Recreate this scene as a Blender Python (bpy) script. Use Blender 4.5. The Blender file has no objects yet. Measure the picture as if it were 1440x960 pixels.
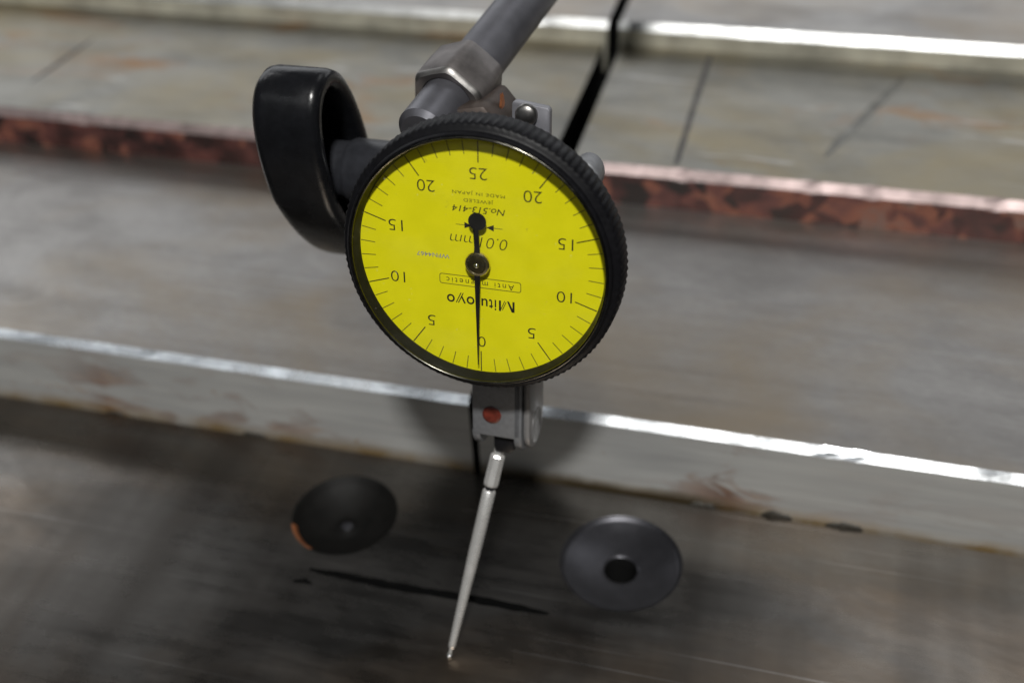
import bpy, bmesh, math, random
from mathutils import Vector, Matrix

random.seed(7)
MM = 0.001
scene = bpy.context.scene
COL = scene.collection

# ------------------------------------------------------------------ camera
cam_data = bpy.data.cameras.new("camera")
cam = bpy.data.objects.new("camera", cam_data)
COL.objects.link(cam)
cam_data.sensor_width = 36.0
cam_data.lens = 40.0
cam_data.clip_start = 0.005
cam_data.clip_end = 50.0
ROT = Matrix(((0.96666802, -0.12626266, 0.22273457),
              (0.25228359, 0.61806782, -0.74454359),
              (-0.04365702, 0.77591875, 0.62932039)))
cam.matrix_world = Matrix.Translation(Vector((40, -120, 158.5)) * MM) @ ROT.to_4x4()
cam_data.dof.use_dof = True
cam_data.dof.focus_distance = 0.158
cam_data.dof.aperture_fstop = 14.0
scene.camera = cam

# ------------------------------------------------------------------ world and lamps (indoor workshop)
world = bpy.data.worlds.new("World")
scene.world = world
world.use_nodes = True
wbg = world.node_tree.nodes["Background"]
wbg.inputs[0].default_value = (0.86, 0.93, 1.0, 1)
wbg.inputs[1].default_value = 0.018


def area_light(name, loc, target, sx, sy, power, color):
    ld = bpy.data.lights.new(name, 'AREA')
    ld.shape = 'RECTANGLE'
    ld.size, ld.size_y, ld.energy, ld.color = sx, sy, power, color
    lo = bpy.data.objects.new(name, ld)
    COL.objects.link(lo)
    lo.location = loc
    d = Vector(target) - Vector(loc)
    lo.rotation_euler = d.to_track_quat('-Z', 'Y').to_euler()
    return lo


# ceiling fixture above and behind the photographer: key light, casts the gauge's shadow
area_light("ceiling_lamp", (0.25, -0.83, 1.45), (0, 0, 0.07), 0.15, 0.08, 35.0, (1.0, 0.985, 0.95))
# long tube fixture on the photographer's side
area_light("tube_lamp", (-0.50, -1.32, 1.33), (-0.1, 0.1, 0.02), 3.0, 0.14, 2.6, (0.93, 0.97, 1.0))
# bright far side of the workshop hall
area_light("hall_light", (-0.35, 1.70, 0.70), (0, 0.1, 0.02), 3.8, 0.95, 13.0, (0.95, 0.97, 1.0))
# unseen fill lights, added to brighten the left and right of the front plate
area_light("left_fill", (-1.40, 1.05, 1.36), (-0.08, 0, 0), 0.6, 0.28, 1.4, (0.97, 0.98, 1.0))
area_light("right_fill", (0.42, 1.05, 1.50), (0.05, 0, 0), 0.6, 0.5, 1.5, (0.97, 0.98, 1.0))

scene.view_settings.view_transform = 'Standard'
scene.view_settings.look = 'None'
scene.view_settings.exposure = 0.0
scene.view_settings.gamma = 1.0
scene.cycles.use_denoising = True
scene.cycles.max_bounces = 8
scene.cycles.transparent_max_bounces = 12
scene.cycles.sample_clamp_indirect = 4.0


# ------------------------------------------------------------------ material helpers
class NT:
    def __init__(self, name):
        self.m = bpy.data.materials.new(name)
        self.m.use_nodes = True
        self.t = self.m.node_tree
        self.b = self.t.nodes["Principled BSDF"]

    def n(self, typ, **kw):
        nd = self.t.nodes.new(typ)
        for k, v in kw.items():
            setattr(nd, k, v)
        return nd

    def l(self, a, b):
        self.t.links.new(a, b)

    def coord(self, scale=(1, 1, 1), loc=(0, 0, 0), rot=(0, 0, 0)):
        tc = self.n('ShaderNodeTexCoord')
        mp = self.n('ShaderNodeMapping')
        mp.inputs['Scale'].default_value = scale
        mp.inputs['Location'].default_value = loc
        mp.inputs['Rotation'].default_value = rot
        self.l(tc.outputs['Object'], mp.inputs['Vector'])
        return mp.outputs['Vector']

    def noise(self, vec, scale=1.0, detail=4.0, rough=0.55, dist=0.0):
        nz = self.n('ShaderNodeTexNoise')
        nz.inputs['Scale'].default_value = scale
        nz.inputs['Detail'].default_value = detail
        nz.inputs['Roughness'].default_value = rough
        nz.inputs['Distortion'].default_value = dist
        self.l(vec, nz.inputs['Vector'])
        return nz.outputs['Fac']

    def ramp(self, fac, stops):
        r = self.n('ShaderNodeValToRGB')
        e = r.color_ramp.elements
        while len(e) < len(stops):
            e.new(0.5)
        for i, (p, c) in enumerate(stops):
            e[i].position = p
            e[i].color = c if len(c) == 4 else (*c, 1)
        self.l(fac, r.inputs['Fac'])
        return r.outputs['Color']

    def maprange(self, v, a, b, c, d):
        r = self.n('ShaderNodeMapRange')
        for i, x in enumerate((a, b, c, d)):
            r.inputs[i + 1].default_value = x
        self.l(v, r.inputs[0])
        return r.outputs[0]

    def mix(self, fac, a, b, mode='MIX'):
        mx = self.n('ShaderNodeMix', data_type='RGBA', blend_type=mode)
        for sock, v in ((mx.inputs[0], fac), (mx.inputs[6], a), (mx.inputs[7], b)):
            if hasattr(v, 'is_output'):
                self.l(v, sock)
            else:
                sock.default_value = v if not isinstance(v, tuple) or len(v) == 4 else (*v, 1)
        return mx.outputs[2]

    def math(self, op, a, b=None):
        nd = self.n('ShaderNodeMath', operation=op)
        for i, v in enumerate((a, b)):
            if v is None:
                continue
            if hasattr(v, 'is_output'):
                self.l(v, nd.inputs[i])
            else:
                nd.inputs[i].default_value = v
        return nd.outputs[0]

    def math_vec(self, vec):
        nz = self.n('ShaderNodeTexNoise')
        nz.inputs['Scale'].default_value = 1.6
        nz.inputs['Detail'].default_value = 5
        self.l(vec, nz.inputs['Vector'])
        ad = self.n('ShaderNodeVectorMath', operation='MULTIPLY_ADD')
        self.l(nz.outputs['Color'], ad.inputs[0])
        ad.inputs[1].default_value = (0.7, 0.7, 0.7)
        self.l(vec, ad.inputs[2])
        return ad.outputs[0]

    def bump(self, h, strength, dist):
        bp = self.n('ShaderNodeBump')
        bp.inputs['Strength'].default_value = strength
        bp.inputs['Distance'].default_value = dist
        self.l(h, bp.inputs['Height'])
        self.l(bp.outputs['Normal'], self.b.inputs['Normal'])

    def set(self, **kw):
        names = dict(color='Base Color', metal='Metallic', rough='Roughness', ior='IOR',
                     coat='Coat Weight', coat_rough='Coat Roughness', spec='Specular IOR Level')
        for k, v in kw.items():
            s = self.b.inputs[names[k]]
            if hasattr(v, 'is_output'):
                self.l(v, s)
            else:
                s.default_value = (*v, 1) if isinstance(v, tuple) and len(v) == 3 else v
        return self.m


def plain(name, color, rough=0.5, metal=0.0, wear=0.12, bump=0.15, scale=900.0, coat=0.0):
    """paint, plastic or metal with fine mottling in colour, gloss and relief"""
    k = NT(name)
    v = k.coord()
    nz = k.noise(v, scale, 4)
    lo = tuple(c * (1 - wear) for c in color)
    hi = tuple(min(1, c * (1 + wear)) for c in color)
    k.set(color=k.ramp(nz, [(0.3, lo), (0.7, hi)]), metal=metal, coat=coat,
          rough=k.maprange(k.noise(v, scale * 0.3, 3), 0.3, 0.7, max(0.03, rough - 0.07), rough + 0.09))
    k.bump(nz, bump, 0.00006)
    return k.m


def steel_top(name, dark, light, tan, tan_amt, rough, streak=(7, 330, 330), seed=0.0, metal=1.0, blot=1.0, spots=0.0, refl_streak=0.0):
    k = NT(name)
    st = k.noise(k.coord(streak, (seed, seed * 3, 0)), 1.0, 6, 0.62)
    big = k.noise(k.coord((14, 22, 22), (seed * 7, 1, 0)), 1.0, 5, 0.6, 0.5)
    med = k.noise(k.coord((38, 75, 75), (2, seed * 5, 0)), 1.0, 6, 0.62, 0.4)
    fine = k.noise(k.coord((420, 900, 900), (0, seed, 0)), 1.0, 4, 0.6)
    base = k.ramp(k.math('ADD', k.math('MULTIPLY', st, 0.6), k.math('MULTIPLY', fine, 0.4)), [(0.34, dark), (0.66, light)])
    base = k.mix(k.maprange(med, 0.46, 0.68, 0.0, 0.5 * blot), base, tuple(c * 0.72 for c in dark))
    base = k.mix(k.math('MULTIPLY', k.maprange(big, 0.44, 0.66, 0.0, 1.0), tan_amt), base, tan)
    scr = k.noise(k.coord((5, 1500, 1500), (seed, 7, 0)), 1.0, 3, 0.6)
    gate = k.noise(k.coord((30, 30, 30), (seed, 2, 5)), 1.0, 3, 0.5)
    base = k.mix(k.math('MULTIPLY', k.maprange(scr, 0.63, 0.68, 0.0, 0.6), k.maprange(gate, 0.42, 0.6, 0.0, 1.0)), base, (0.62, 0.60, 0.58))
    if refl_streak:                                            # dark depth-wise reflections painted into the plate colour
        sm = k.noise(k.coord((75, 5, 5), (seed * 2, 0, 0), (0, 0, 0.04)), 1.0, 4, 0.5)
        base = k.mix(k.math('MULTIPLY', k.maprange(sm, 0.45, 0.68, 0.0, 1.0), refl_streak), base, (0.11, 0.10, 0.09))
    if spots:
        sp = k.noise(k.coord((24, 62, 62), (seed * 3, 9, 0)), 1.0, 6, 0.65, 0.6)
        base = k.mix(k.maprange(sp, 0.55, 0.70, 0.0, spots), base, (0.34, 0.19, 0.085))
        sc_ = k.noise(k.coord((40, 200, 200), (seed * 9, 3, 0)), 1.0, 3, 0.5)
        base = k.mix(k.maprange(sc_, 0.68, 0.74, 0.0, 0.5), base, (0.62, 0.60, 0.58))
    k.set(color=base, metal=metal,
          rough=k.math('ADD', k.maprange(st, 0.3, 0.7, rough - 0.02, rough + 0.03), k.maprange(med, 0.35, 0.7, -0.04, 0.08)))
    k.bump(k.math('ADD', k.math('MULTIPLY', st, 0.6), fine), 0.07, 0.00008)
    return k.m


M = {}
M['shelf'] = steel_top('worn_ground_steel', (0.335, 0.32, 0.305), (0.445, 0.43, 0.41), (0.375, 0.305, 0.22), 0.75, 0.40, seed=0.0)
M['shelf_stained'] = steel_top('stained_ground_steel', (0.265, 0.26, 0.235), (0.36, 0.345, 0.305), (0.36, 0.30, 0.185), 0.95, 0.42, seed=1.7, spots=0.85)
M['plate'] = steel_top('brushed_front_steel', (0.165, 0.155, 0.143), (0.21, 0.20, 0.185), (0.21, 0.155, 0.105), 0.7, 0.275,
                       streak=(45, 420, 420), seed=3.1, refl_streak=0.65, blot=0.5)
M['chamfer'] = plain('bare_machined_chamfer', (0.66, 0.68, 0.70), 0.22, 1.0, 0.10, 0.10, 500)
M['chamfer_far'] = plain('far_machined_chamfer', (0.56, 0.57, 0.57), 0.40, 1.0, 0.15, 0.15, 200)


def riser_paint():
    k = NT('pale_riser_with_rust')
    v = k.coord((1, 1, 1))
    tc = k.n('ShaderNodeTexCoord')
    sp = k.n('ShaderNodeSeparateXYZ')
    k.l(tc.outputs['Object'], sp.inputs[0])
    z = sp.outputs['Z']
    streak = k.noise(k.coord((30, 30, 420)), 1.0, 5)
    base = k.ramp(streak, [(0.3, (0.22, 0.222, 0.22)), (0.7, (0.30, 0.303, 0.295))])
    low = k.maprange(z, 0.004, 0.0185, 1.0, 0.0)                # stains sit towards the foot of the riser
    blot = k.noise(k.coord((55, 55, 150)), 1.0, 6, 0.62, 0.7)
    place = k.ramp(k.maprange(sp.outputs['X'], -0.12, 0.09, 0.0, 1.0), [(0.0, (.3,) * 3), (0.09, (.3,) * 3), (0.13, (1,) * 3), (0.17, (.5,) * 3), (0.24, (.4,) * 3), (0.30, (.6,) * 3), (0.42, (0.1,) * 3), (0.68, (0.15,) * 3), (0.74, (.9,) * 3), (0.79, (.2,) * 3), (1.0, (0.12,) * 3)])
    rmask = k.math('MULTIPLY', k.math('MULTIPLY', k.maprange(k.math('ADD', blot, k.math('MULTIPLY', place, 0.10)), 0.54, 0.63, 0.0, 1.0), low), place)
    rust = k.ramp(k.noise(k.coord((160, 160, 300)), 1.0, 4), [(0.3, (0.045, 0.014, 0.005)), (0.55, (0.12, 0.042, 0.010)), (0.75, (0.22, 0.12, 0.035))])
    base = k.mix(rmask, base, rust)
    foot = k.math('MULTIPLY', k.maprange(z, 0.0002, 0.0030, 1.0, 0.0), k.maprange(k.noise(k.coord((70, 70, 70)), 1.0, 4), 0.35, 0.6, 0.2, 1.0))
    base = k.mix(foot, base, (0.16, 0.11, 0.05))
    wet = k.ramp(k.maprange(sp.outputs['X'], -0.12, 0.09, 0.0, 1.0), [(0.0, (0,) * 3), (0.45, (.2,) * 3), (0.60, (1,) * 3), (0.72, (1,) * 3), (0.78, (0,) * 3)])
    oil = k.math('MULTIPLY', k.maprange(k.math('ADD', z, k.math('MULTIPLY', k.noise(k.coord((90, 90, 90)), 1.0, 4), 0.004)), 0.0028, 0.0052, 1.0, 0.0), wet)
    base = k.mix(oil, base, (0.035, 0.025, 0.012))
    spot = k.noise(k.coord((230, 230, 260), (3, 0, 1)), 1.0, 2)
    base = k.mix(k.maprange(spot, 0.70, 0.76, 0.0, 0.7), base, (0.17, 0.10, 0.05))
    k.set(color=base, metal=0.05, rough=0.42)
    k.bump(blot, 0.3, 0.0002)
    return k.m


def riser_rust():
    k = NT('crimson_brown_rust')
    v = k.math_vec(k.coord((120, 120, 135), (0.3, 0, 0.2)))
    a = k.noise(v, 0.62, 9, 0.68, 0.5)
    vo = k.n('ShaderNodeTexVoronoi')
    vo.inputs['Scale'].default_value = 1.7
    k.l(v, vo.inputs['Vector'])
    sp = k.n('ShaderNodeSeparateColor')
    k.l(vo.outputs['Color'], sp.inputs[0])
    t = k.math('ADD', k.math('MULTIPLY', a, 0.75), k.math('MULTIPLY', sp.outputs[0], 0.25))
    col = k.ramp(t, [(0.38, (0.008, 0.004, 0.004)), (0.46, (0.036, 0.011, 0.010)), (0.54, (0.085, 0.028, 0.024)),
                     (0.61, (0.17, 0.060, 0.036)), (0.70, (0.13, 0.085, 0.072))])
    k.set(color=col, metal=0.15, rough=k.maprange(a, 0.3, 0.7, 0.35, 0.65))
    k.bump(t, 0.6, 0.0006)
    return k.m


M['riser'] = riser_paint()
M['riser_rust'] = riser_rust()
M['riser_olive'] = plain('olive_grey_riser', (0.30, 0.29, 0.24), 0.5, 0.2, 0.35, 0.2, 90)
M['chamfer_pink'] = plain('coppery_chamfer', (0.24, 0.19, 0.185), 0.55, 0.8, 0.5, 0.6, 110)
M['joint'] = plain('dark_joint_faces', (0.006, 0.006, 0.006), 0.8, 0.0)  # near-black colour for joint faces and the right hole's bore
M['joint'].node_tree.nodes['Principled BSDF'].inputs['Specular IOR Level'].default_value = 0.05
M['scribe'] = plain('scribed_dark_line', (0.045, 0.043, 0.042), 0.6, 0.2, 0.5, 0.1, 300)
M['shadow_strip'] = plain('painted_shadow_line', (0.20, 0.195, 0.175), 0.42, 0.95, 0.3, 0.1, 300)
M['marker'] = plain('black_marker', (0.0015, 0.0015, 0.0015), 0.9, 0.0)
M['marker'].node_tree.nodes['Principled BSDF'].inputs['Specular IOR Level'].default_value = 0.05
M['grime'] = plain('black_grime', (0.020, 0.017, 0.012), 0.6, 0.0, 0.4, 0.6, 600)
M['sink_steel'] = plain('machined_countersink', (0.062, 0.062, 0.07), 0.33, 0.85, 0.15, 0.1, 250)
M['sink_dark'] = plain('countersink_painted_shade', (0.004, 0.0038, 0.0035), 0.55, 0.0, 0.3, 0.3, 300)  # shade inside the left hole, put into the colour
M['sink_dark'].node_tree.nodes['Principled BSDF'].inputs['Specular IOR Level'].default_value = 0.12
M['copper'] = plain('bare_copper', (0.52, 0.20, 0.09), 0.38, 0.9, 0.25, 0.2, 300)


# ------------------------------------------------------------------ mesh helpers (all lengths in mm)
def obj(name, verts, faces, mats, parent=None, base=(0, 0, 0), smooth=False, midx=None, sharp=None):
    me = bpy.data.meshes.new(name)
    b = Vector(base)
    me.from_pydata([((Vector(v) - b) * MM)[:] for v in verts], [], faces)
    if not isinstance(mats, (list, tuple)):
        mats = [mats]
    for m in mats:
        me.materials.append(m)
    if midx:
        for p, i in zip(me.polygons, midx):
            p.material_index = i
    bm = bmesh.new()
    bm.from_mesh(me)
    bmesh.ops.recalc_face_normals(bm, faces=bm.faces)
    bm.to_mesh(me)
    bm.free()
    if smooth:
        me.polygons.foreach_set('use_smooth', [True] * len(me.polygons))
        if sharp:
            me.set_sharp_from_angle(angle=math.radians(sharp))
    o = bpy.data.objects.new(name, me)
    COL.objects.link(o)
    if parent:
        o.parent = parent
    return o


def empty(name, loc, **props):
    o = bpy.data.objects.new(name, None)
    o.empty_display_size = 0.01
    COL.objects.link(o)
    o.location = Vector(loc) * MM
    for k, v in props.items():
        o[k] = v
    return o


def lathe(profile, frame, seg=64, rmod=None, close=False):
    """profile [(r, h)], frame (origin, ex, ey, ez): revolve about ez"""
    O, ex, ey, ez = (Vector(x) for x in frame)
    vs, fs, rows = [], [], []
    for i, (r, h) in enumerate(profile):
        if r < 1e-6:
            rows.append([len(vs)])
            vs.append(O + ez * h)
        else:
            row = []
            for j in range(seg):
                a = 2 * math.pi * j / seg
                rr = r + (rmod(i, j) if rmod else 0)
                row.append(len(vs))
                vs.append(O + ex * rr * math.cos(a) + ey * rr * math.sin(a) + ez * h)
            rows.append(row)
    pairs = list(zip(rows, rows[1:])) + ([(rows[-1], rows[0])] if close else [])
    for A, B in pairs:
        for j in range(seg):
            k = (j + 1) % seg
            if len(A) == 1 and len(B) == 1:
                continue
            if len(A) == 1:
                fs.append((A[0], B[j], B[k]))
            elif len(B) == 1:
                fs.append((A[j], A[k], B[0]))
            else:
                fs.append((A[j], A[k], B[k], B[j]))
    return vs, fs


def frame_z(origin, axis, hint=(0, 0, 1)):
    ez = Vector(axis).normalized()
    ex = Vector(hint).cross(ez)
    if ex.length < 1e-4:
        ex = Vector((1, 0, 0)).cross(ez)
    ex.normalize()
    return (Vector(origin), ex, ez.cross(ex), ez)


def loft(sections, cap=True):
    """list of equal-length rings of points"""
    vs, fs = [], []
    n = len(sections[0])
    for s in sections:
        vs += [Vector(p) for p in s]
    for i in range(len(sections) - 1):
        for j in range(n):
            k = (j + 1) % n
            fs.append((i * n + j, i * n + k, (i + 1) * n + k, (i + 1) * n + j))
    if cap:
        fs.append(tuple(range(n)))
        fs.append(tuple((len(sections) - 1) * n + j for j in range(n)))
    return vs, fs


def bevel_obj(o, width, seg=2, angle=35):
    bm = bmesh.new()
    bm.from_mesh(o.data)
    bmesh.ops.remove_doubles(bm, verts=bm.verts, dist=1e-7)
    es = [e for e in bm.edges if len(e.link_faces) == 2 and e.calc_face_angle(0) > math.radians(angle)]
    bmesh.ops.bevel(bm, geom=es, offset=width * MM, segments=seg, profile=0.5, affect='EDGES', clamp_overlap=True)
    bm.to_mesh(o.data)
    bm.free()
    o.data.polygons.foreach_set('use_smooth', [True] * len(o.data.polygons))
    o.data.set_sharp_from_angle(angle=math.radians(40))
    return o


# ------------------------------------------------------------------ the stepped steel bed
Y1, Z1, Y2, Z2, Y3, Z3 = 27.9, 18.04, 99.6, 27.4, 162.1, 33.5
XL, XR, GAP0, GAP1 = -420.0, 260.0, -13.7, -9.7
bed = empty('stepped_machine_bed', (0, Y1, 0), kind='structure',
            label='worn steel machine bed rising in steps behind the plate with two countersunk holes', category='machine bed')
BB = (0, Y1, 0)


def step_block(x0, x1, yf, zt, zb, yb, ch, mats, jit, gap_end):
    """one length of step: riser, chamfer and top, extruded along x; mats riser, chamfer, top, joint face"""
    rnd = random.Random(int(abs(x0) * 13 + yf))
    n = max(2, int(abs(x1 - x0) / 2.5))
    xs = [x0 + (x1 - x0) * i / n for i in range(n + 1)]
    secs = []
    w1 = w2 = 0.0
    for x in xs:
        w1 = w1 * 0.6 + rnd.uniform(-jit, jit) * 0.6
        w2 = w2 * 0.6 + rnd.uniform(-jit, jit) * 0.6
        nick = -0.28 * jit / 0.1 if rnd.random() < (0.012 if yf < 50 else 0.03) else 0
        secs.append([(x, yb, zb), (x, yf, zb), (x, yf, zt - ch + w1 + nick), (x, yf + ch * 0.495, zt - ch * 0.505 + w1 * .4),
                     (x, yf + ch + w2 - nick, zt), (x, yb, zt)])
    vs, fs = loft(secs)
    mi = []
    ring = {0: 3, 1: 0, 2: 1, 3: 1, 4: 2, 5: 3}
    for i in range(n):
        mi += [ring[j] for j in range(6)]
    mi += [3, 3]
    return obj('step_block', vs, fs, mats, bed, BB, midx=mi)


steps = {}
for lv, (yf, zt, zb, yb, ch, mats, jit) in enumerate((
        (Y1, Z1, -12, Y2 + 6, 1.35, ('riser', 'chamfer', 'shelf', 'joint'), 0.05),
        (Y2, Z2, Z1 - 8, Y3 + 6, 1.75, ('riser_rust', 'chamfer_pink', 'shelf_stained', 'joint'), 0.16),
        (Y3, Z3, Z2 - 8, 420, 1.65, ('riser_olive', 'chamfer_far', 'shelf', 'joint'), 0.08))):
    mm = [M[x] for x in mats]
    steps[lv, 'L'] = step_block(XL, GAP0 - (-0.3, 0.6, -0.5)[lv], yf, zt, zb, yb, ch, mm, jit, 1)
    steps[lv, 'R'] = step_block(GAP1 - (2.3, -0.4, 0.3)[lv], XR, yf, zt, zb, yb, ch, mm, jit, 0)

# dark floor of the joint that runs through the steps
vs, fs = loft([[(x, y, z) for y, z in ((Y1 + 2.0, -14), (Y1 + 2.0, 5), (Y2 + 3, 5), (Y2 + 3, 13), (Y3 + 3, 20), (415, 22), (415, -14))] for x in (GAP0 - 3, GAP1 + 3)])
jf = obj('joint_filler', vs, fs, M['joint'], bed, BB)

# front plate with two countersinks: sheet with circular openings plus lathed bowls
HOLES = [(18.6, 11.3, 10.9, 'R'), (-34.0, 11.4, 10.0, 'L')]
PY0, PY1 = -190.0, Y1 - 0.55
vs, fs = [], []


def quad(x0, y0, x1, y1):
    i = len(vs)
    vs.extend([(x0, y0, 0), (x1, y0, 0), (x1, y1, 0), (x0, y1, 0)])
    fs.append((i, i + 1, i + 2, i + 3))


xs_edges = [XL]
HS = 13.0
for hx, hy, hr, tg in sorted(HOLES):
    quad(xs_edges[-1], PY0, hx - HS, PY1)
    quad(hx - HS, PY0, hx + HS, hy - HS)
    quad(hx - HS, hy + HS, hx + HS, PY1)
    ns = 96
    ring, sq = [], []
    for j in range(ns):
        a = 2 * math.pi * j / ns
        c, s = math.cos(a), math.sin(a)
        m_ = HS / max(abs(c), abs(s))
        ring.append(len(vs)); vs.append((hx + hr * c, hy + hr * s, 0))
        sq.append(len(vs)); vs.append((hx + m_ * c, hy + m_ * s, 0))
    for j in range(ns):
        k_ = (j + 1) % ns
        fs.append((ring[j], sq[j], sq[k_], ring[k_]))
    xs_edges.append(hx + HS)
quad(xs_edges[-1], PY0, XR, PY1)
i = len(vs)   # front-plate edge that drops into the joint at the riser, and the near end
vs.extend([(XL, PY1, 0), (XR, PY1, 0), (XR, PY1, -12), (XL, PY1, -12), (XL, PY0, 0), (XR, PY0, 0), (XR, PY0, -12), (XL, PY0, -12)])
fs.append((i, i + 1, i + 2, i + 3)); fs.append((i + 4, i + 5, i + 6, i + 7))
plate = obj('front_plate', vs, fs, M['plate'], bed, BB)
for p in plate.data.polygons:
    if p.normal.z < -0.5:
        p.flip()

for hx, hy, hr, tg in HOLES:
    if tg == 'R':
        prof = [(hr, 0), (hr - 0.12, -0.06), (hr - 0.25, -0.25), (hr - 0.4, -0.45)] + [(r, -0.45 - 1.9 * (1 - (r / 10.4) ** 2)) for r in (9.8, 9.0, 8.0, 7.0, 6.0, 5.0, 4.0, 3.1)] + [(2.9, -2.35), (2.85, -2.8), (2.8, -9), (0, -9)]
        h = obj('countersunk_hole', *lathe(prof, frame_z((hx, hy, 0), (0, 0, 1)), 96), [M['sink_steel'], M['joint'], M['plate']], plate, BB, True, sharp=50)
        for p in h.data.polygons:
            if p.center.z < -0.0025:
                p.material_index = 1
        h['label'] = 'shallow grey dished countersink with a small round hole in its centre'
    else:
        prof = [(hr, 0), (hr - 0.2, -0.05), (hr - 0.5, -0.3), (hr - 0.9, -0.8), (8.4, -1.4), (6.5, -2.5), (4.5, -3.4), (3.0, -3.9), (2.4, -4.0), (1.1, -3.3), (0.35, -3.0), (0, -2.95)]
        h = obj('countersunk_hole', *lathe(prof, frame_z((hx, hy, 0), (0, 0, 1)), 96), [M['sink_dark'], M['copper'], M['sink_steel'], M['plate']], plate, BB, True, sharp=50)
        for p in h.data.polygons:
            a = math.degrees(math.atan2(p.center.y * 1000 + Y1 - hy, p.center.x * 1000 - hx)) % 360
            rr = math.hypot(p.center.y * 1000 + Y1 - hy, p.center.x * 1000 - hx)
            if 205 < a < 250 and rr > 9.0:
                p.material_index = 1
            elif rr < 1.0:
                p.material_index = 2  # painted glint: lighter colour on the centre tip
        h['label'] = 'deep countersink coloured dark for its shade, with a copper coloured arc on its rim'


def strip(name, pts, width, z, mat, parent, taper=0.35):
    """thin line following pts, with real thickness, a little uneven"""
    rnd = random.Random(len(pts) * 31 + int(pts[0][0]))
    P = [Vector((x, y, z)) for x, y in pts]
    fine = []
    for a, b in zip(P, P[1:]):
        m_ = max(2, int((b - a).length / 1.5))
        fine += [a.lerp(b, t / m_) for t in range(m_)]
    fine.append(P[-1])
    secs = []
    for i, p in enumerate(fine):
        d = (fine[min(i + 1, len(fine) - 1)] - fine[max(i - 1, 0)]).normalized()
        s = Vector((-d.y, d.x, 0))
        e = min(i, len(fine) - 1 - i) / 4.0
        w = width * 0.5 * (min(1, taper + e * (1 - taper))) * rnd.uniform(0.85, 1.12)
        o_ = s * rnd.uniform(-0.05, 0.05) * width
        secs.append([p - s * w + o_, p + s * w + o_, p + s * w * .8 + o_ + Vector((0, 0, 0.05)), p - s * w * .8 + o_ + Vector((0, 0, 0.05))])
    v_, f_ = loft(secs)
    return obj(name, v_, f_, mat, parent, BB)


strip('marker_line', [(-35.4, -2.4), (-20, -2.7), (-5, -2.4), (8.6, -2.5)], 1.6, 0.01, M['marker'], plate)
strip('marker_line', [(-37.2, -5.6), (-35.2, -5.1), (-33.8, -5.3)], 1.4, 0.01, M['marker'], plate)
strip('scribed_or_shadow_line', [(13.8, 103), (14.0, 130), (14.6, 160)], 1.35, Z2 + 0.01, M['scribe'], steps[1, 'R'], 0.8)
strip('scribed_or_shadow_line', [(-159.2, 115.0), (-158, 130), (-157.2, 143)], 1.3, Z2 + 0.01, M['scribe'], steps[1, 'L'])

strip('scribed_or_shadow_line', [(45.7, 112.7), (54, 133), (62.7, 154.8)], 2.2, Z2 + 0.01, M['shadow_strip'], steps[1, 'R'])  # faint cast shadow, laid on the shelf as a coloured strip
# grime stuck in the foot of the pale riser
for gx, gl, gh in ((44.5, 5.6, 1.9), (56.5, 6.6, 1.7), (31.0, 5.0, 1.0), (-60.0, 5.0, 0.9), (-92, 4.0, 0.7)):
    rnd = random.Random(int(gx * 10))
    secs = []
    n = 12
    for i in range(n + 1):
        t = i / n
        hgt = gh * max(0.06, math.sin(math.pi * t) ** 0.6 * rnd.uniform(0.55, 1.05))
        x = gx + gl * (t - 0.5)
        secs.append([(x, Y1 + 0.3, -0.6), (x, Y1 + 0.3, hgt), (x, Y1 - 0.12, hgt * 0.85), (x, Y1 - 0.45 - 0.3 * hgt * rnd.random(), -0.6)])
    vs, fs = loft(secs)
    obj('grime_lump', vs, fs, M['grime'], bed, BB, True)

# ------------------------------------------------------------------ the dial test indicator
DU = Vector((0.99934, -0.01907, 0.00511)).normalized()
DN = Vector((-0.01959, -0.98503, 0.17314))
DN = (DN - DU * DN.dot(DU)).normalized()
DV = DN.cross(DU)
DO = Vector((0.0626, 0.372, 70.146))
PIV = Vector((-0.02, 3.80, 31.82))
TIP = Vector((-5.26, -14.85, 0.52))


def W(u, v, n):
    return DO + DU * u + DV * v + DN * n


M['bezel'] = plain('black_bezel', (0.005, 0.005, 0.006), 0.45, 0.0, 0.3, 0.35, 1500)
M['bezel'].node_tree.nodes['Principled BSDF'].inputs['Specular IOR Level'].default_value = 0.12
M['bezel_lip'] = plain('black_gloss_lip', (0.006, 0.006, 0.006), 0.4, 0.0, 0.2, 0.05, 900)
M['bezel_lip'].node_tree.nodes['Principled BSDF'].inputs['Specular IOR Level'].default_value = 0.22
M['rim'] = plain('nickel_rim', (0.10, 0.096, 0.082), 0.24, 1.0, 0.3, 0.1, 900)
M['ink'] = plain('black_print', (0.012, 0.011, 0.008), 0.5, 0.0, 0.2, 0.02, 2000)
M['ink_grey'] = plain('grey_print', (0.27, 0.27, 0.22), 0.5, 0.0, 0.25, 0.02, 3000)
M['ink_thin'] = plain('thin_black_print', (0.10, 0.095, 0.012), 0.5, 0.0, 0.25, 0.02, 3000)
M['body'] = plain('grey_satin_body', (0.155, 0.16, 0.17), 0.45, 0.3, 0.10, 0.2, 1400)
M['body_side'] = plain('bare_grey_side', (0.20, 0.195, 0.195), 0.45, 0.4, 0.10, 0.2, 1000)
M['needle'] = plain('black_needle', (0.006, 0.006, 0.006), 0.4, 0.0)
M['brass'] = plain('pale_brass_hub', (0.70, 0.62, 0.40), 0.2, 1.0, 0.15, 0.1, 1500)
M['hub_dark'] = plain('darkened_hub_face', (0.10, 0.085, 0.04), 0.3, 0.9, 0.3, 0.1, 1500)
M['red'] = plain('red_enamel', (0.10, 0.016, 0.009), 0.4, 0.0, 0.35, 0.4, 1200)
M['black'] = plain('black_steel', (0.010, 0.010, 0.012), 0.35, 0.4)
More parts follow.
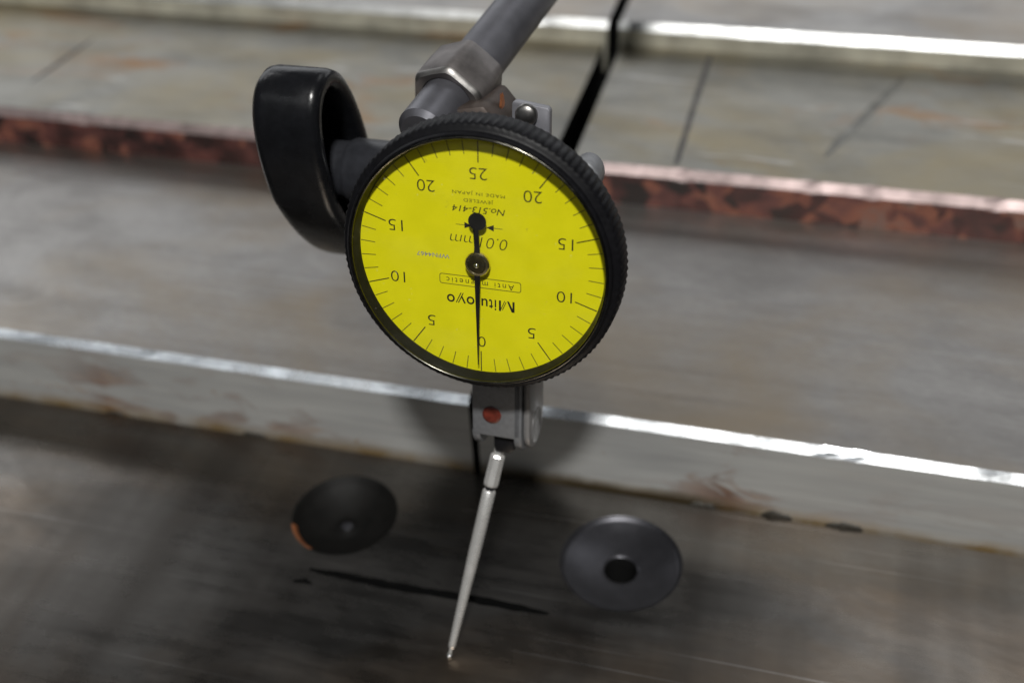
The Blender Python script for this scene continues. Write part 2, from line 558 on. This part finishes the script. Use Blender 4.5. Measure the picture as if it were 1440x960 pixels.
M['pin'] = plain('satin_stylus_steel', (0.90, 0.89, 0.87), 0.27, 0.75, 0.03, 0.02, 900)
M['carbide'] = plain('carbide_ball', (0.70, 0.70, 0.69), 0.16, 1.0, 0.1, 0.05, 1500)

k = NT('yellow_dial_paint')
v_ = k.coord()
yl = k.ramp(k.noise(v_, 260, 3), [(0.3, (0.61, 0.575, 0.004)), (0.7, (0.66, 0.62, 0.006))])
dust = k.noise(v_, 700, 2)
k.set(color=k.mix(k.maprange(dust, 0.73, 0.79, 0, 0.4), yl, (0.35, 0.32, 0.03)), rough=0.45, spec=0.3)
k.bump(k.noise(v_, 4000, 2), 0.06, 0.00003)
M['yellow'] = k.m

k = NT('clear_crystal')
for nd in list(k.t.nodes):
    if nd.type == 'BSDF_PRINCIPLED':
        k.t.nodes.remove(nd)
out = [nd for nd in k.t.nodes if nd.type == 'OUTPUT_MATERIAL'][0]
tr = k.n('ShaderNodeBsdfTransparent'); tr.inputs[0].default_value = (0.985, 0.985, 0.97, 1)
gl = k.n('ShaderNodeBsdfGlossy'); gl.inputs['Roughness'].default_value = 0.03
fr = k.n('ShaderNodeLayerWeight'); fr.inputs['Blend'].default_value = 0.5
fw = k.math('ADD', k.math('MULTIPLY', k.math('POWER', fr.outputs['Facing'], 5.0), 0.9), 0.035)
mx = k.n('ShaderNodeMixShader')
k.l(fw, mx.inputs[0]); k.l(tr.outputs[0], mx.inputs[1]); k.l(gl.outputs[0], mx.inputs[2]); 
df = k.n('ShaderNodeBsdfDiffuse'); df.inputs[0].default_value = (0.55, 0.53, 0.48, 1)
dn = k.maprange(k.noise(k.coord(), 1500, 2), 0.71, 0.79, 0.0, 0.22)
dv = k.maprange(k.noise(k.coord((70, 70, 160)), 1.0, 5), 0.5, 0.8, 0.0, 0.025)
m2 = k.n('ShaderNodeMixShader')
k.l(k.math('ADD', dn, dv), m2.inputs[0]); k.l(mx.outputs[0], m2.inputs[1]); k.l(df.outputs[0], m2.inputs[2]); k.l(m2.outputs[0], out.inputs[0])
M['crystal'] = k.m

BASE = TIP
ind = empty('dial_test_indicator', TIP, category='gauge',
            label='dial test indicator with upside-down yellow face, black knurled bezel and long silver stylus')
DF = (DO, DU, DV, DN)


def part(name, vf, mat, parent=ind, smooth=False, **kw):
    return obj(name, vf[0], vf[1], mat, parent, BASE, smooth, **kw)


# case behind the dial
part('case', lathe([(0, -4.4), (17.2, -4.4), (17.6, -4.8), (17.6, -7.5), (16.4, -9.2), (14.0, -10.0), (0, -10.0)], DF, 96), M['body'], ind, True, sharp=35)
# bezel: smooth lip, sloping shoulder and coin-edge band
TEETH = 118
SEG = TEETH * 6
prof = [(18.12, -0.6), (18.12, 1.75), (18.22, 1.93), (18.38, 1.93), (18.52, 1.75), (18.58, 1.4), (18.62, 1.05), (18.9, 0.85), (19.25, 0.75), (19.48, 0.55),
        (19.62, 0.25), (19.72, -3.1), (19.55, -3.7), (19.0, -4.3), (18.0, -4.6), (16.0, -4.6)]
rr_ = random.Random(3)
tooth_h = [rr_.uniform(0.8, 1.1) for _ in range(TEETH)]


def knurl(i, j):
    if i in (10, 11):
        t = (j % 6)
        return (0.0, -0.02, -0.08, -0.17, -0.17, -0.08)[t] * tooth_h[j // 6] + 0.10
    if i in (9, 12):
        return (0.0, -0.01, -0.03, -0.05, -0.05, -0.03)[j % 6]
    return 0.0


part('bezel', lathe(prof, DF, SEG, knurl), M['bezel'], ind, True, sharp=38)
part('bezel_rim', lathe([(17.98 + 0.24 * math.cos(math.radians(a)), 1.86 + 0.24 * math.sin(math.radians(a))) for a in range(0, 360, 30)], DF, 160, close=True), M['rim'], ind, True, sharp=40)
part('inner_wall', lathe([(18.09, -0.1), (18.09, 1.6), (17.95, 1.6), (17.45, 0.5), (17.32, 0.03), (17.32, -0.1)], DF, 128, close=True), M['bezel_lip'], ind, True, sharp=40)
part('crystal', lathe([(17.80, 1.62), (16.5, 1.80), (13, 2.06), (9, 2.22), (4.5, 2.31), (0, 2.34)], DF, 96), M['crystal'], ind, True)

face = part('dial_face', lathe([(0, 0), (17.97, 0), (17.97, -0.5), (0, -0.5)], DF, 128), M['yellow'], ind)
INK = 0.02


def flat(name, polys, mat, parent=face, h=INK):
    vs, fs = [], []
    for poly in polys:
        i = len(vs)
        vs += [W(u, v, h) for u, v in poly]
        fs.append(tuple(range(i, i + len(poly))))
    o = obj(name, vs, fs, mat, parent, BASE)
    for p in o.data.polygons:
        if p.normal.dot(DN) < 0:
            p.flip()
    return o


for t in range(50):
    a = math.radians(t * 7.2)
    d = (math.sin(a), -math.cos(a)); s = (d[1], -d[0])
    r0, r1, w = (14.05, 17.25, 0.075) if t % 5 == 0 else (15.15, 17.25, 0.058)
    flat('tick_mark', [[(d[0] * r + s[0] * q, d[1] * r + s[1] * q) for r, q in ((r0, -w), (r1, -w), (r1, w), (r0, w))]],
         M['ink'] if t % 5 == 0 else M['ink_thin'])


def text(name, s, u0, u1, v0, v1, mat, thin=0.0, shear=0.0, space=1.0, keep_h=True):
    """lettering turned upside down; fills the box u0..u1, v0..v1 (v1 is where its feet stand)"""
    cu = bpy.data.curves.new('lettering', 'FONT')
    cu.body = s
    cu.offset = thin
    cu.shear = shear
    cu.space_character = space
    cu.resolution_u = 4
    to = bpy.data.objects.new('lettering', cu)
    COL.objects.link(to)
    dg = bpy.context.evaluated_depsgraph_get()
    me = bpy.data.meshes.new_from_object(to.evaluated_get(dg))
    bpy.data.objects.remove(to)
    bpy.data.curves.remove(cu)
    xs = [q.co.x for q in me.vertices]; ys = [q.co.y for q in me.vertices]
    x0, x1, y0, y1 = min(xs), max(xs), min(ys), max(ys)
    vs = [W(u1 - (q.co.x - x0) / (x1 - x0) * (u1 - u0), v1 - (q.co.y - y0) / (y1 - y0) * (v1 - v0), INK) for q in me.vertices]
    fs = [tuple(p.vertices) for p in me.polygons]
    bpy.data.meshes.remove(me)
    o = obj(name, vs, fs, mat, face, BASE)
    for p in o.data.polygons:
        if p.normal.dot(DN) < 0:
            p.flip()
    return o


for s, u, v, w in (('25', 0.0, 12.5, 2.45), ('20', 7.38, 10.1, 2.5), ('20', -7.32, 10.1, 2.5), ('15', 11.9, 3.95, 2.05), ('15', -11.93, 3.9, 2.05),
                   ('10', 11.88, -3.85, 2.1), ('10', -12.0, -3.9, 2.1), ('5', 7.38, -10.05, 1.1), ('5', -7.25, -10.1, 1.1), ('0', 0.14, -12.5, 1.12)):
    text('numeral', s, u - w / 2, u + w / 2, v - 0.82, v + 0.82, M['ink'], -0.012)
text('lettering', 'MADE IN JAPAN', -3.65, 3.6, 9.45, 10.05, M['ink'], -0.008, 0, 1.15)
text('lettering', 'JEWELED', -2.1, 2.02, 8.42, 9.02, M['ink'], -0.008, 0, 1.1)
text('lettering', 'No.513-414', -3.7, 3.62, 6.95, 7.85, M['ink'], 0.0, 0.22)
text('lettering', '0.01mm', -4.15, 3.92, 2.0, 3.58, M['ink'], -0.018, 0.2)
text('serial_number', 'WFN4467', -9.05, -4.28, -0.22, 0.42, M['ink_grey'], 0.012, 0.0)
text('lettering', 'Anti magnetic', -4.85, 4.85, -3.85, -2.72, M['ink'], -0.005, 0.0, 1.35)
# frame round the words
bw = 0.05


def rrect(u0, u1, v0, v1, r):
    out_ = []
    for cu_, cv_, a0 in ((u1 - r, v1 - r, 0), (u0 + r, v1 - r, 90), (u0 + r, v0 + r, 180), (u1 - r, v0 + r, 270)):
        for t in range(5):
            a = math.radians(a0 + t * 22.5)
            out_.append((cu_ + r * math.cos(a), cv_ + r * math.sin(a)))
    return out_


o1, o2 = rrect(-5.85, 5.85, -4.06, -2.5, 0.35), rrect(-5.85 + 2 * bw, 5.85 - 2 * bw, -4.06 + 2 * bw, -2.5 - 2 * bw, 0.28)
flat('printed_frame', [(o1[i], o1[(i + 1) % 20], o2[(i + 1) % 20], o2[i]) for i in range(20)], M['ink_thin'])
# maker's lettering: M and y have split diagonals, the rest plain strokes
L0, LW, LH = 4.92, 9.8, 1.62     # starts at u=+4.92 (it reads right to left on screen), feet at v=-5.6


def lg(polys):
    return [[(L0 - x * LW / 9.8, -5.6 - y * LH / 1.62) for x, y in p] for p in polys]


flat('maker_lettering', lg([[(0, 0), (0.30, 0), (0.30, 1.62), (0, 1.62)],
                            [(0.06, 1.62), (0.42, 1.62), (1.08, 0.0), (0.80, 0.0)],
                            [(1.16, 0.18), (1.27, 0.18), (1.80, 1.45), (1.69, 1.45)],
                            [(1.34, 0.0), (1.45, 0.0), (1.98, 1.3), (1.87, 1.3)],
                            [(1.94, 0), (2.24, 0), (2.24, 1.62), (1.94, 1.62)]]), M['ink'])


def logo_text(s, x0, x1, y0, y1, thin=0.01):
    return text('maker_lettering', s, L0 - x1, L0 - x0, -5.6 - y1, -5.6 - y0, M['ink'], thin)


logo_text('i', 2.62, 2.86, 0, 1.62)
logo_text('t', 3.08, 3.66, 0, 1.5)
logo_text('u', 3.86, 4.76, 0, 1.16)
logo_text('t', 4.98, 5.56, 0, 1.5)
logo_text('o', 5.76, 6.90, -0.02, 1.2)
flat('maker_lettering', lg([[(7.02, 1.18), (7.28, 1.18), (7.74, 0.16), (7.56, -0.02)],
                            [(7.30, -0.42), (7.44, -0.42), (8.18, 1.18), (8.04, 1.18)],
                            [(7.62, -0.42), (7.76, -0.42), (8.50, 1.18), (8.36, 1.18)]]), M['ink'])
logo_text('o', 8.62, 9.78, -0.02, 1.2)
# printed arrows beside the pointer's counterweight
for s in (-1, 1):
    flat('printed_arrow', [[(s * 2.05, 5.05 - 0.45), (s * 2.05, 5.05 + 0.45), (s * 1.0, 5.05)]], M['ink'])
    flat('printed_arrow', [[(s * 2.05, 5.02), (s * 3.25, 5.02), (s * 3.25, 5.10), (s * 2.05, 5.10)]], M['ink_thin'])

# pointer with counterweight disc, and its hub
PN = 1.12
needle = []
for h in (PN - 0.06, PN + 0.06):
    ring = [(-0.05, -15.6), (0.05, -15.6), (0.20, -9.0), (0.42, -1.2), (0.45, 1.2), (0.33, 3.0), (0.30, 5.1)]
    c = (0.1, 6.25)
    ring += [(c[0] + 1.25 * math.cos(a), c[1] + 1.25 * math.sin(a)) for a in [math.radians(x) for x in range(-75, 256, 15)]]
    ring += [(-0.30, 5.1), (-0.33, 3.0), (-0.45, 1.2), (-0.42, -1.2), (-0.20, -9.0)]
    needle.append([W(u - 0.1 * (v < 0) * (-v / 15.6), v, h) for u, v in ring])
part('pointer', loft(needle), M['needle'])
hub = part('pointer_hub', lathe([(1.75, 0.75), (1.75, 1.15), (1.62, 1.32), (1.30, 1.40), (1.22, 1.30), (0, 1.30)], DF, 48), M['brass'], ind, True, sharp=30)
part('hub_core', lathe([(1.22, 1.2), (1.18, 1.42), (0.9, 1.52), (0.42, 1.56), (0.36, 1.50), (0, 1.50)], DF, 40), M['hub_dark'], hub, True, sharp=40)
part('hub_pin', lathe([(0.36, 1.4), (0.34, 1.66), (0.2, 1.78), (0, 1.80)], DF, 24), M['carbide'], hub, True)
part('dial_post', lathe([(0.7, 0.0), (0.7, 0.8)], DF, 24), M['brass'], hub, True)


# lower body: rounded-end block with a fork
def side_profile(u, r, cv=-33.0, cn=-11.0, top=-14.0):
    pts = [(top, cn + r), ]
    for t in range(0, 17):
        a = math.radians(90 - 180 * t / 16)
        pts.append((cv - r * math.cos(a), cn + r * math.sin(a)))
    pts.append((top, cn - r))
    return [W(u, v, n) for v, n in pts]


def slab(u0, u1, r, **kw):
    return loft([side_profile(u, r, **kw) for u in (u0, u1)])


def cut_block():
    us = (-3.9, 4.0)
    return loft([[W(u, v, n) for v, n in ((-14, -7.0), (-33.3, -7.0), (-33.3, -15.0), (-14, -15.0))] for u in us])


bl = part('stem_block', cut_block(), M['body']); bevel_obj(bl, 0.35)
fl = part('fork_prong', slab(-3.9, -2.75, 3.9, cv=-32.6, top=-33.0), M['body']); bevel_obj(fl, 0.2)
frp = part('fork_prong', slab(2.75, 4.0, 4.0, cv=-32.8, top=-20.0), M['body']); bevel_obj(frp, 0.2)
# side cheek and pivot boss on the right
ck = part('side_cheek', slab(4.02, 5.1, 4.3, cv=-32.6, cn=-12.2, top=-13.0), M['body_side']); bevel_obj(ck, 0.4)
PX = (W(5.1, -33.2, -12.0), -DN, DV, DU)
bo = part('pivot_screw', lathe([(2.9, -0.05), (2.9, 0.05), (2.8, 0.08), (2.7, 0.03), (0, 0.03)], PX, 40), M['body_side'], ind, True, sharp=35)
# red dot in a shallow ring on the front
part('red_dot', lathe([(1.5, 0.0), (1.48, 0.10), (1.1, 0.14), (0.5, 0.2), (0, 0.22)], (W(-0.7, -29.3, -7.0), DU, DV, DN), 40), M['red'], ind, True)

# stylus: holder, neck, collar and tapered shank to the ball
SD = (TIP - PIV).normalized()
SL = (TIP - PIV).length
SF = frame_z(PIV, SD)
hold = part('stylus_holder', loft([[W(u, v, n) for u, v in ((-0.9, -33.0), (2.6, -33.0), (2.6, -36.3), (1.6, -37.2), (-0.6, -37.0), (-0.9, -36.0))] for n in (-8.4, -12.6)]), M['black'])
bevel_obj(hold, 0.3)
part('stylus_neck', lathe([(0, -2.0), (0.78, -2.0), (0.78, 1.5), (0.7, 1.55)], SF, 32), M['pin'], ind, True, sharp=40)
part('stylus_collar', lathe([(0.7, 1.3), (1.1, 1.35), (1.24, 1.6), (1.24, 6.2), (1.1, 6.6), (0.6, 6.75)], SF, 8), M['pin'], ind, False)
part('stylus_joint', lathe([(0.66, 6.55), (0.70, 6.8), (0.70, 7.2), (0.66, 7.42)], SF, 24), M['black'], ind, True)
st = part('stylus_shank', lathe([(0.6, 6.5), (0.62, 7.3), (0.98, 7.4), (1.06, 7.6), (1.05, 12.0), (0.98, 18.0), (0.80, 26.0), (0.62, 32.6), (0.60, 33.6), (0.60, 34.7), (0.48, 35.2), (0.28, 35.4), (0.28, SL - 0.5)], SF, 36), M['pin'], ind, True, sharp=35)
R_ = 0.52
part('stylus_ball', lathe([(R_ * math.sin(math.radians(a)) if 0 < a < 180 else 0, SL - R_ * math.cos(math.radians(a))) for a in range(0, 181, 15)], SF, 24), M['carbide'], st, True)

# ------------------------------------------------------------------ the stand's arm, clamp and knob
M['rod'] = plain('dull_grey_rod', (0.125, 0.125, 0.14), 0.44, 0.7, 0.25, 0.4, 160)
M['collar'] = plain('scuffed_clamp_steel', (0.15, 0.138, 0.135), 0.46, 0.7, 0.45, 0.7, 200)
M['edge'] = plain('bright_worn_edge', (0.32, 0.31, 0.30), 0.42, 1.0, 0.4, 0.7, 300)
M['brown'] = plain('browned_clamp_side', (0.055, 0.042, 0.036), 0.5, 0.4, 0.3, 0.3, 300)
M['knob'] = plain('black_moulded_plastic', (0.006, 0.0063, 0.0075), 0.25, 0.0, 0.2, 0.8, 600)
M['knob'].node_tree.nodes['Principled BSDF'].inputs['Specular IOR Level'].default_value = 0.3
M['hub_grey'] = plain('dark_grey_boss', (0.020, 0.021, 0.025), 0.36, 0.1, 0.25, 0.5, 500)
M['plate_grey'] = plain('grey_bracket', (0.20, 0.20, 0.22), 0.4, 0.5, 0.15, 0.2, 500)

RD = Vector((0.162, 0.979, 0.127)).normalized()
RP = Vector((-9.9, 30.3, 81.7))
stand = empty('indicator_stand_arm', RP + RD * 140, category='stand arm',
              label='grey round stand arm with clamp collar and large black wing knob behind the yellow gauge')
SB = RP + RD * 140


def spart(name, vf, mat, parent=stand, smooth=False, **kw):
    return obj(name, vf[0], vf[1], mat, parent, SB, smooth, **kw)


RF = frame_z(RP, RD)
spart('arm_rod', lathe([(0, -15.0), (3.2, -15.0), (4.0, -14.2), (4.0, 140.0), (0, 140.0)], RF, 64), M['rod'], stand, True, sharp=35)
# clamp collar: octagon-ish ring with a bright worn front edge
seg = 64


def coll(i, j):
    if i in (0, 7):
        return 0.0
    a = (2 * math.pi * j / seg + 0.35) % (math.pi / 3)
    flat_r = 5.2 / math.cos(a - math.pi / 6)
    return (min(flat_r, 5.75) - 6.0) * (1.0 if 2 <= i <= 5 else 0.7)


cp = [(4.15, -6.6), (5.5, -6.9), (6.0, -6.6), (6.25, -6.1), (6.3, -2.0), (6.1, 1.4), (5.4, 2.0), (4.1, 2.2)]
co = spart('clamp_collar', lathe(cp, RF, seg, coll), [M['collar'], M['edge']], stand, True, sharp=40)
for p in co.data.polygons:
    if 1 * seg <= p.index < 3 * seg:
        p.material_index = 1
# body of the clamp reaching down behind the gauge
cb = spart('clamp_block', loft([[W(u, v, n) for u, v in ((-12, -6), (-2.2, -6), (-2.2, 13.6), (-4.4, 16.2), (-12, 14.6))] for n in (-16.5, -28.0)]), M['brown'])
bevel_obj(cb, 0.8)
for u, v, n, a, b in ((-2.15, 11.5, -17.6, 1.3, 2.6), (-3.1, 14.9, -21.5, 1.0, 2.0)):
    spart('copper_wear_patch', loft([[W(u - 0.1 + 0.28 * s, v + b * (1 - 0.25 * s) * math.sin(t) * rr, n + a * (1 - .25 * s) * math.cos(t) * rr) for t, rr in zip([x * math.pi / 6 for x in range(12)], (1, .8, 1.1, .7, 1, .9, 1.2, .8, 1, .75, 1.1, .9))] for s in (0, 1)]), M['copper'], cb)

# wing knob: hollow oval cup on a boss, axis along -u
KC = (2.0, -22.0)             # v, n of the axis
tilt = math.radians(24)
cl, sl = math.cos(tilt), math.sin(tilt)


def oval(u, a, b, p=2.25, nn=72):
    ring = []
    for j in range(nn):
        t = 2 * math.pi * j / nn
        c, s = math.cos(t), math.sin(t)
        x = a * math.copysign(abs(c) ** (2 / p), c)
        y = b * math.copysign(abs(s) ** (2 / p), s)
        if x < 0:                      # the lower wing is longer and tapers
            q = -x / a
            x *= 1.22
            y = y * (1 - 0.42 * q) - b * 0.30 * q * q
        ring.append(W(u, KC[0] + x * cl - y * sl, KC[1] + x * sl + y * cl))
    return ring


KA, KB, KU0, KU1 = 18.4, 8.6, -38.8, -27.8
secs = [oval(KU0, KA * .5, KB * .4), oval(KU0, KA - 2.6, KB - 2.4), oval(KU0 + 0.35, KA - 1.2, KB - 1.1), oval(KU0 + 1.2, KA - 0.3, KB - 0.25), oval(KU0 + 2.4, KA, KB),
        oval(KU1 - 1.4, KA, KB), oval(KU1 - 0.4, KA - 0.25, KB - 0.25), oval(KU1, KA - 1.0, KB - 1.0), oval(KU1 - 0.1, KA - 2.4, KB - 2.2), oval(KU1 - 0.8, KA - 3.0, KB - 2.7),
        oval(KU0 + 2.2, KA - 3.4, KB - 3.2), oval(KU0 + 1.8, KA * .4, KB * .3)]
kb = spart('knob', loft(secs), M['knob'], stand, True, sharp=50)
KF = (W(0, *KC), DN, DV, -DU)
spart('knob_boss', lathe([(0, 6), (5.2, 6), (5.2, 27.0), (4.9, 27.6), (4.6, 28.2), (4.4, 37), (0, 37)], KF, 48), M['hub_grey'], stand, True, sharp=40)

# small bracket with its screw peeping over the bezel, and the lug at the right
br = spart('bracket', loft([[W(u, v, n) for u, v in ((0.4, 6), (5.9, 6), (5.9, 16.9), (5.5, 17.3), (0.9, 17.9), (0.4, 17.6))] for n in (-14.4, -15.8)]), M['plate_grey'])
bevel_obj(br, 0.2)
spart('bracket_screw', lathe([(0, 0), (1.6, 0), (1.6, 0.5), (1.3, 0.9), (0.5, 1.1), (0, 1.12)], (W(2.6, 16.2, -14.4), DU, DV, DN), 32), M['edge'], br, True, sharp=40)
lug = part('dovetail_lug', loft([[W(12.0 + 2.2 * math.cos(t), 9.4 + 2.7 * math.sin(t), n) for t in [x * math.pi / 12 for x in range(24)]] for n in (-9.2, -13.5)]), M['body'])
bevel_obj(lug, 0.6, 3)
